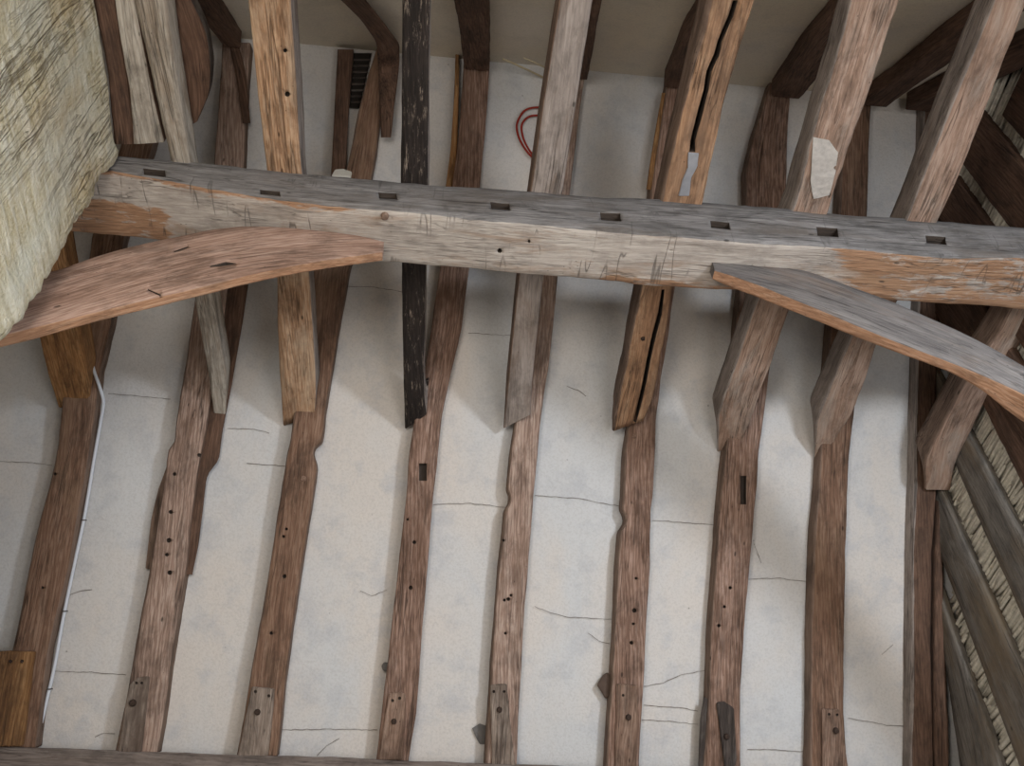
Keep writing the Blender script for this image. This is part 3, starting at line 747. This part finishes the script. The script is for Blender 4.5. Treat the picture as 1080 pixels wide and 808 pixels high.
def par(q):
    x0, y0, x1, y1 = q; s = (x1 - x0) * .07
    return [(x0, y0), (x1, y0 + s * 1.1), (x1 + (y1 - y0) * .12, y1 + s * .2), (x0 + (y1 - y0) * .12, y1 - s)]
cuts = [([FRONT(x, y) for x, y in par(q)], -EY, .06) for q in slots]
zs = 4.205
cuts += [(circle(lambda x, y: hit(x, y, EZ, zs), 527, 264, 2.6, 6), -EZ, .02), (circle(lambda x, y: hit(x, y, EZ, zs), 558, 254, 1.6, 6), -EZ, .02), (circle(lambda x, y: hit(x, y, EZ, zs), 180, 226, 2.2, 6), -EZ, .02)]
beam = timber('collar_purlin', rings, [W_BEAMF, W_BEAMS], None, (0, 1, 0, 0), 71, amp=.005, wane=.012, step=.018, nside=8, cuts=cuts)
cb = V(beam['_c'])
wear = []
for v in beam.data.vertices:                            # worn orange wood where the old surface has broken away
    q = v.co + cb
    nz = .5 * fnoise(q, 4, 3)
    k = 0.0
    k = max(k, .75 - max(0, q.y - YB - .004) / .035 * .5 - max(0, q.x + .30 - .25 * nz) / .25) if q.x < .2 else k      # front arris on the left
    k = max(k, min(.62, (q.x - 1.15 - .2 * nz) / .35))                                                          # right end
    k = max(k, min(.7, (-.78 - q.x) / .12) if q.y > 1.70 else 0)
    k = max(k, .70 - max(0, 1.772 - q.y) / .045 - max(0, .55 - q.x) / .2 if q.x > .3 else 0)                        # back arris
    wear.append(max(0.0, k))
beam.data.attributes.new('wear', 'FLOAT', 'POINT').data.foreach_set('value', wear)
tag(beam, 'long weathered horizontal beam with empty mortises, carrying all the collars', 'beam', kind='thing')
peg(beam, hit(406, 227, EZ, zs + .012), -EZ, .014, .016, 'peg', W_SIDE)
peg(beam, hit(762, 262, EZ, zs + .002), -EZ, .012, .012, 'peg', W_BEAMF)

YF = 1.68                                              # front faces of the braces
def brace(top, bot, sof, xs, label, mats, sides, seed, ext_front=None, thick=None, slots=(), **kw):
    rings = []
    for x in xs:
        a = hit(x, interp(top, x), EY, YF); b = hit(x, interp(bot, x), EY, YF)
        s = hit(x, interp(sof, x), EZ, b.z)
        a.x = b.x
        t = max(.035, s.y - YF)
        rings.append([a, b, V((b.x, YF + t, b.z)), V((b.x, YF + t, a.z))])
    if ext_front: rings = ext_front(rings)
    cuts = [([hit(x, y, EY, YF) for x, y in q], -EY, .008) for q in slots]
    return tag(timber('brace', rings, mats, None, sides, seed, cuts=cuts, **kw), label, 'brace', 'curved braces under the purlin')

def ext_left(r):
    d = (r[0][1] - r[1][1]).normalized(); e = []
    for p in r[0]: e.append(p + V((-.22, 0, -.13)))
    return [e] + r
brace([(20, 285), (73, 264), (130, 252), (156, 248), (182, 242), (221, 236), (280, 238), (359, 245), (385, 249), (404, 255)],
      [(10, 353), (29, 346), (169, 312), (280, 285), (340, 274), (404, 265)],
      [(10, 366), (23, 361), (104, 338), (216, 308), (260, 297), (340, 284), (404, 275)],
      [30, 60, 95, 130, 165, 200, 235, 270, 305, 340, 375, 403.5], 'left curved brace, reddish with dark knots, rising from the pale post to the purlin', [W_BRACE, W_EDGE], (0, 1, 0, 0), 72, ext_left, amp=.003, wane=.004, nside=7,
      slots=[[(183, 265), (198, 260), (199, 261), (184, 266)], [(221, 281), (238, 276.5), (250, 278), (240, 280), (222, 282)], [(156, 305), (170, 311), (169, 312.3), (156, 306.3)]])
def ext_right(r):
    e = []; d = (r[-1][1] - r[-2][1]) / max(1e-4, r[-1][1].x - r[-2][1].x) * (XG + .01 - r[-1][1].x)
    for p in r[-1]:
        q = p + d; q.x = XG + .01; e.append(q)
    return r + [e]
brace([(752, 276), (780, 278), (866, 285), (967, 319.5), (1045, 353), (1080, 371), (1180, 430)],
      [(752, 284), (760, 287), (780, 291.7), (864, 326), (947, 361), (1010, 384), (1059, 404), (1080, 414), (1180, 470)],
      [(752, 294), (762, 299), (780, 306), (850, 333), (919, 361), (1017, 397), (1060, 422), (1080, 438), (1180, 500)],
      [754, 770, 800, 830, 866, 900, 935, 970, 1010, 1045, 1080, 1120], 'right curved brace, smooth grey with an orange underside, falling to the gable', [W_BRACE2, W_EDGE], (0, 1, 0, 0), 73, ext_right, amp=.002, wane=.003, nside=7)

# ------------------------------------------------------------------ the pale post
rings = []
for z in (0.0, 1.0, 2.0, 3.0, 3.4, 3.8, 4.2, 4.385):
    w = .0 if z < 3 else .01 * math.sin(z * 9)
    rings.append([V((-1.0 + w, .77, z)), V((-1.0 + w, 1.588, z)), V((-1.42, 1.588, z)), V((-1.42, .77, z))])
def post_edge(v):
    k = max(0.0, (v.y - 1.40) / .19)
    if v.x > -1.2 and k > 0 and v.y < 1.62:
        v = v + EX * (.012 * k * fnoise(v, 9, 77)) - EY * (.02 * k * max(0, fnoise(V((0, 0, v.z)), 14, 78)) + .022 * k * abs(fnoise(V((v.x * .2, 1, v.z)), 38, 79)))
    if v.z > 4.2: v = v - EZ * (.03 * (v.z - 4.2) / .18 * max(0, fnoise(V((v.y, 0, 0)), 12, 80) + .2))
    return v
post = timber('post', rings, [M_LIME], None, (0, 0, 0, 0), 81, amp=.010, wane=.015, step=.02, nside=40, edge=post_edge)
tag(post, 'massive limewashed post, pale yellow with fine cracks, at the upper left', 'post')

# ------------------------------------------------------------------ plate at the rafters' feet
rings = []
yp = 3.395
for x in (-60, 0, 120, 270, 400, 540, 700, 900, 1000):
    tp = hit(x, 787 + (x / 540) * 18, EY, yp)
    rings.append([tp - EZ * .20, tp, tp + EY * .12, tp + EY * .12 - EZ * .20])
e = [p.copy() for p in rings[0]]
for p in e: p.x = -2.9
rings.insert(0, e)
e = [p.copy() for p in rings[-1]]
for p in e: p.x = XR - .035
rings.append(e)
tag(timber('wall_plate', rings, [W_PLATE], None, (0, 0, 0, 0), 82, amp=.004, wane=.012, nside=6), 'rough horizontal plate under the rafter feet along the bottom edge', 'plate', kind='thing')

# ------------------------------------------------------------------ gable: grey studs with reed between
def GX(x, y): return hit(x, y, EX, XG)
def stud(l0, l1, r0, r1, label, z0, z1, seed, mat=W_STUD, th=.032):
    """left and right edges through two pixels each, run from height z0 to z1"""
    def at(p, q, z):
        a, b = GX(*p), GX(*q); t = (z - a.z) / (b.z - a.z); return a + (b - a) * t
    rings = []
    n = 6
    def ztop(p, q):
        a, b = GX(*p), GX(*q); d = b - a
        t = (D1 + .05 - N1.dot(a)) / N1.dot(d); return (a + d * t).z
    zl, zr = min(z1, ztop(l0, l1)), min(z1, ztop(r0, r1))
    for i in range(n + 1):
        a, b = at(l0, l1, z0 + (zl - z0) * i / n), at(r0, r1, z0 + (zr - z0) * i / n)
        rings.append([a, b, b + EX * th, a + EX * th])
    return tag(timber('stud', rings, [mat], None, (0, 0, 0, 0), seed, amp=.004, wane=.010), label, 'stud', 'studs of the reed gable')
def ystud(ya, yb_, z0, z1, label, seed, mat=W_STUD, th=.032, lean=0.0):
    rings = []
    for i in range(7):
        z = z0 + (z1 - z0) * i / 6; o = lean * (z - z0)
        rings.append([V((XG, yb_ + o, z)), V((XG, ya + o, z)), V((XG + th, ya + o, z)), V((XG + th, yb_ + o, z))])
    return tag(timber('stud', rings, [mat], None, (0, 0, 0, 0), seed, amp=.005, wane=.012), label, 'stud', 'studs of the reed gable')
zs_ = lambda y: (D1 - N1.y * y) / N1.z - .02
stud((990, 583), (1075, 808), (1022, 583), (1053, 653), 'wide grey stud in the middle of the reed gable, at the right edge', 2.4, 5, 91)
stud((990, 653), (1012, 808), (1000, 653), (1054, 808), 'lowest wedge shaped grey stud of the reed gable, beside the rightmost rafter', 2.4, 5, 92)
stud((1011, 501), (1061, 613), (1031, 476), (1080, 568), 'grey stud of the reed gable just under the rightmost collar end', 2.4, 5, 93)
stud((1049, 454), (1080, 515), (1085, 440), (1116, 500), 'dark stud of the reed gable below the right curved brace', 2.4, 5, 94, W_UPPER)
rings = []
for y, xl in [(850, 987), (700, 986), (620, 987), (583, 987), (521, 991), (413, 991), (300, 993), (200, 997), (110, 1001), (97, 1002)]:
    p = S1(xl, y, .01); q = V((XG + .012, p.y, p.z))
    rings.append([p, q, q + N1 * (DEP - .01), p + N1 * (DEP - .01)])
tag(timber('stud', rings, [W_UPPER], seed=95, amp=.006, wane=.012), 'ragged dark corner stud between the rightmost rafter and the reed gable', 'stud', 'studs of the reed gable')
ystud(2.03, 2.21, 2.4, zs_(2.23), 'upper gable stud behind the right end of the purlin', 96, W_UPPER)
ystud(1.795, 1.985, 2.4, zs_(2.0), 'tall dark gable stud just right of the last rafter, above the purlin', 97, W_UPPER)
ystud(1.525, 1.735, 2.4, 5.36, 'tall dark gable stud between the two upper reed strips', 98, W_UPPER)
ystud(1.23, 1.47, 2.4, 5.00, 'dark gable stud in the upper right corner', 99, W_UPPER)

vs, fs = [], []
def reed(y0, y1, z, x, r):
    b = len(vs); k = 5; n = 5
    tilt = random.uniform(-.02, .02)
    for i in range(n):
        t = i / (n - 1); y = y0 + (y1 - y0) * t
        dz = .006 * noise.noise(V((y * 3, z * 40, 1))) + tilt * (t - .5); dx = .005 * noise.noise(V((y * 4, z * 30, 7)))
        rr = r * (1 if 0 < i < n - 1 else .75)
        for j in range(k):
            a = 2 * math.pi * j / k + z * 9
            vs.append(V((x + dx + rr * math.cos(a), y, z + dz + rr * math.sin(a))))
    for i in range(n - 1):
        for j in range(k): fs.append((b + i * k + j, b + i * k + (j + 1) % k, b + (i + 1) * k + (j + 1) % k, b + (i + 1) * k + j))
    fs.append(tuple(b + j for j in reversed(range(k)))); fs.append(tuple(b + (n - 1) * k + j for j in range(k)))
z = 2.6
while z < 5.5:
    ymax = min(3.3, (D1 - N1.z * z) / N1.y - .012); ymin = max(.6, RY - (RZ - z) / math.tan(A) + .05)
    for lay in range(2):
        y = ymin + random.uniform(0, .1)
        while y < ymax - .03:
            L = random.uniform(.09, .5); y1 = min(ymax, y + L)
            reed(y, y1, z + random.uniform(-.004, .004), XG + .040 + .014 * lay + random.uniform(-.010, .006), random.uniform(.005, .0115))
            y = y1 + random.uniform(-.01, .012)
    z += .0125
tag(link('reed_infill', vs, fs, M_REED), 'pale straw reed stacked between the grey gable studs', 'reed', kind='stuff')

# ------------------------------------------------------------------ cables and scraps
cab = tube('cable', [S1(x, y, o) for x, y, o in [(94, 374, -.010), (100, 394, -.010), (105, 408, -.008), (109, 424, .02), (106, 445, .047), (99, 485, .052), (92, 528, .054), (87, 555, .054), (78, 597, .055), (67, 650, .055), (57, 705, .055), (46, 752, .055), (39, 783, .055)]], .0062, M_CABLE)
tag(cab, 'white cable running down beside the leftmost rafter', 'cable')
for x, y in ((88, 549), (68, 645), (52, 727)):
    q = S1(x, y, .055)
    tube('clip', [q + V((-.009, .002, .004)), q + V((-.004, -.007, -.004)), q + V((.004, -.007, -.004)), q + V((.009, .002, .004))], .0026, M_SLATE, cab, k=6, sub=3)

jb = tube('cable_connector', [S1(572, 111, .045), S1(573, 120, .045), S1(572, 131, .045)], .012, M_CONN)
tag(jb, 'small white plastic connector behind the grey collar, holding red cable', 'connector')
tag(tube('cable', [S1(x, y, .05) for x, y in [(571, 113), (560, 114), (552, 118), (546, 128), (545, 136), (548, 147), (556, 160), (566, 170), (576, 180)]], .0045, M_RED), 'outer red cable loop curling out from behind the grey collar', 'cable')
tag(tube('cable', [S1(x, y, .048) for x, y in [(571, 122), (562, 122), (555, 125), (550, 133), (552, 146), (558, 158), (565, 166), (576, 175)]], .0045, M_RED), 'inner red cable loop nested inside the outer red one', 'cable')
tag(tube('split_lath', [S2(530, 62, .03), S2(555, 73, .02), S2(582, 86, .02)], .004, M_STICK, k=6), 'longer pale stick poking out from behind the grey collar at the ridge', 'stick')
tag(tube('split_lath', [S2(552, 61, .03), S2(566, 67, .02), S2(584, 76, .02)], .003, M_STICK, k=6), 'shorter pale stick above the longer one at the ridge', 'stick')
tag(slab('paper_scrap', [hit(x, y, EY, 1.70) for x, y in [(350, 187), (354, 181.5), (362, 180.5), (371, 183.5), (370, 189)]], -EY, .01, M_PAPER, seed=3, rough=.004), 'white scrap lying on the purlin at the foot of the third rafter', 'scrap')
tag(tube('cable', [V((-1.03, 1.60, 4.415)), V((-.98, 1.62, 4.42)), V((-.93, 1.66, 4.418))], .006, M_RED, k=6), 'short bit of red cable on the left end of the purlin', 'cable')
tag(slab('slate', [S1(x, y, .05) for x, y in [(629, 722), (636, 711), (641, 709), (645, 716), (645, 733), (638, 737)]], OUT1, .012, M_SLATB, seed=4, rough=.002), 'brown slate sticking out left of a rafter foot low in the middle', 'slate')
tag(slab('slate', [S1(x, y, .05) for x, y in [(402, 702), (405, 698), (412, 699), (411, 708), (404, 708)]], OUT1, .010, M_SLATE, seed=5, rough=.002), 'small grey slate chip left of the rafter with flame shaped grain', 'slate')
tag(slab('mortar_patch', [S1(x, y, .068) for x, y in [(498, 768), (506, 763), (514, 766), (514, 785), (506, 785), (502, 778)]], OUT1, .003, M_SLATE, seed=6, rough=.002), 'ragged grey mortar patch left of the narrow rafter near the bottom', 'patch')

# ------------------------------------------------------------------ light
def area(name, loc, target, sx, sy, power, col):
    l = bpy.data.lights.new(name, 'AREA'); l.shape = 'RECTANGLE'; l.size = sx; l.size_y = sy; l.energy = power; l.color = col
    o = bpy.data.objects.new(name, l); COL.objects.link(o); o.location = loc
    o.rotation_euler = (V(target) - V(loc)).to_track_quat('-Z', 'Y').to_euler()
    return o
area('low_fill', (1.40, WY + .02, 1.10), (1.2, 3.0, 2.6), 1.3, 1.9, 58, (.97, .96, .95))  # added fill lamp, low behind the viewer; there is no doorway
ry = -.16; rz = (D2P - N2.y * ry) / N2.z - .03
area('daylight_rooflight', (1.80, ry, rz), V((1.80, ry, rz)) - N2 - EX * .25, .42, .5, 118, (.80, .89, 1.0))
# the rooflight's frame on the near slope
vs, fs = [], []
for x0, x1, v0, v1 in ((1.56, 1.60, -.30, .30), (2.0, 2.04, -.30, .30), (1.56, 2.04, -.30, -.26), (1.56, 2.04, .26, .30)):
    b_ = len(vs); up2 = V((0, math.cos(A), math.sin(A)))
    for o_ in (-.045, -.005):
        for vv in (v0, v1):
            for x in (x0, x1): vs.append(V((x, ry, (D2P - N2.y * ry) / N2.z)) + up2 * vv + N2 * o_)
    fs.extend(tuple(b_ + i for i in f) for f in [(0, 2, 3, 1), (4, 5, 7, 6), (0, 1, 5, 4), (2, 6, 7, 3), (0, 4, 6, 2), (1, 3, 7, 5)])
tag(link('window_3', vs, fs, M_SLATB, smooth=False), 'small rooflight low in the near roof slope', 'window', kind='structure')
area('daylight_small_window', (-.55, WY + .01, 2.25), (0.2, 2.6, 4.0), .7, .8, 40, (1.0, .95, .88))
w = bpy.data.worlds.new('world'); SC.world = w; w.use_nodes = True
w.node_tree.nodes['Background'].inputs[0].default_value = (.75, .85, 1.0, 1); w.node_tree.nodes['Background'].inputs[1].default_value = .6

SC.view_settings.view_transform = 'Standard'; SC.view_settings.look = 'None'
SC.view_settings.exposure = 0.0; SC.view_settings.gamma = 1.0; SC.view_settings.use_curve_mapping = False
for o in bpy.data.objects:
    if '_c' in o: del o['_c']
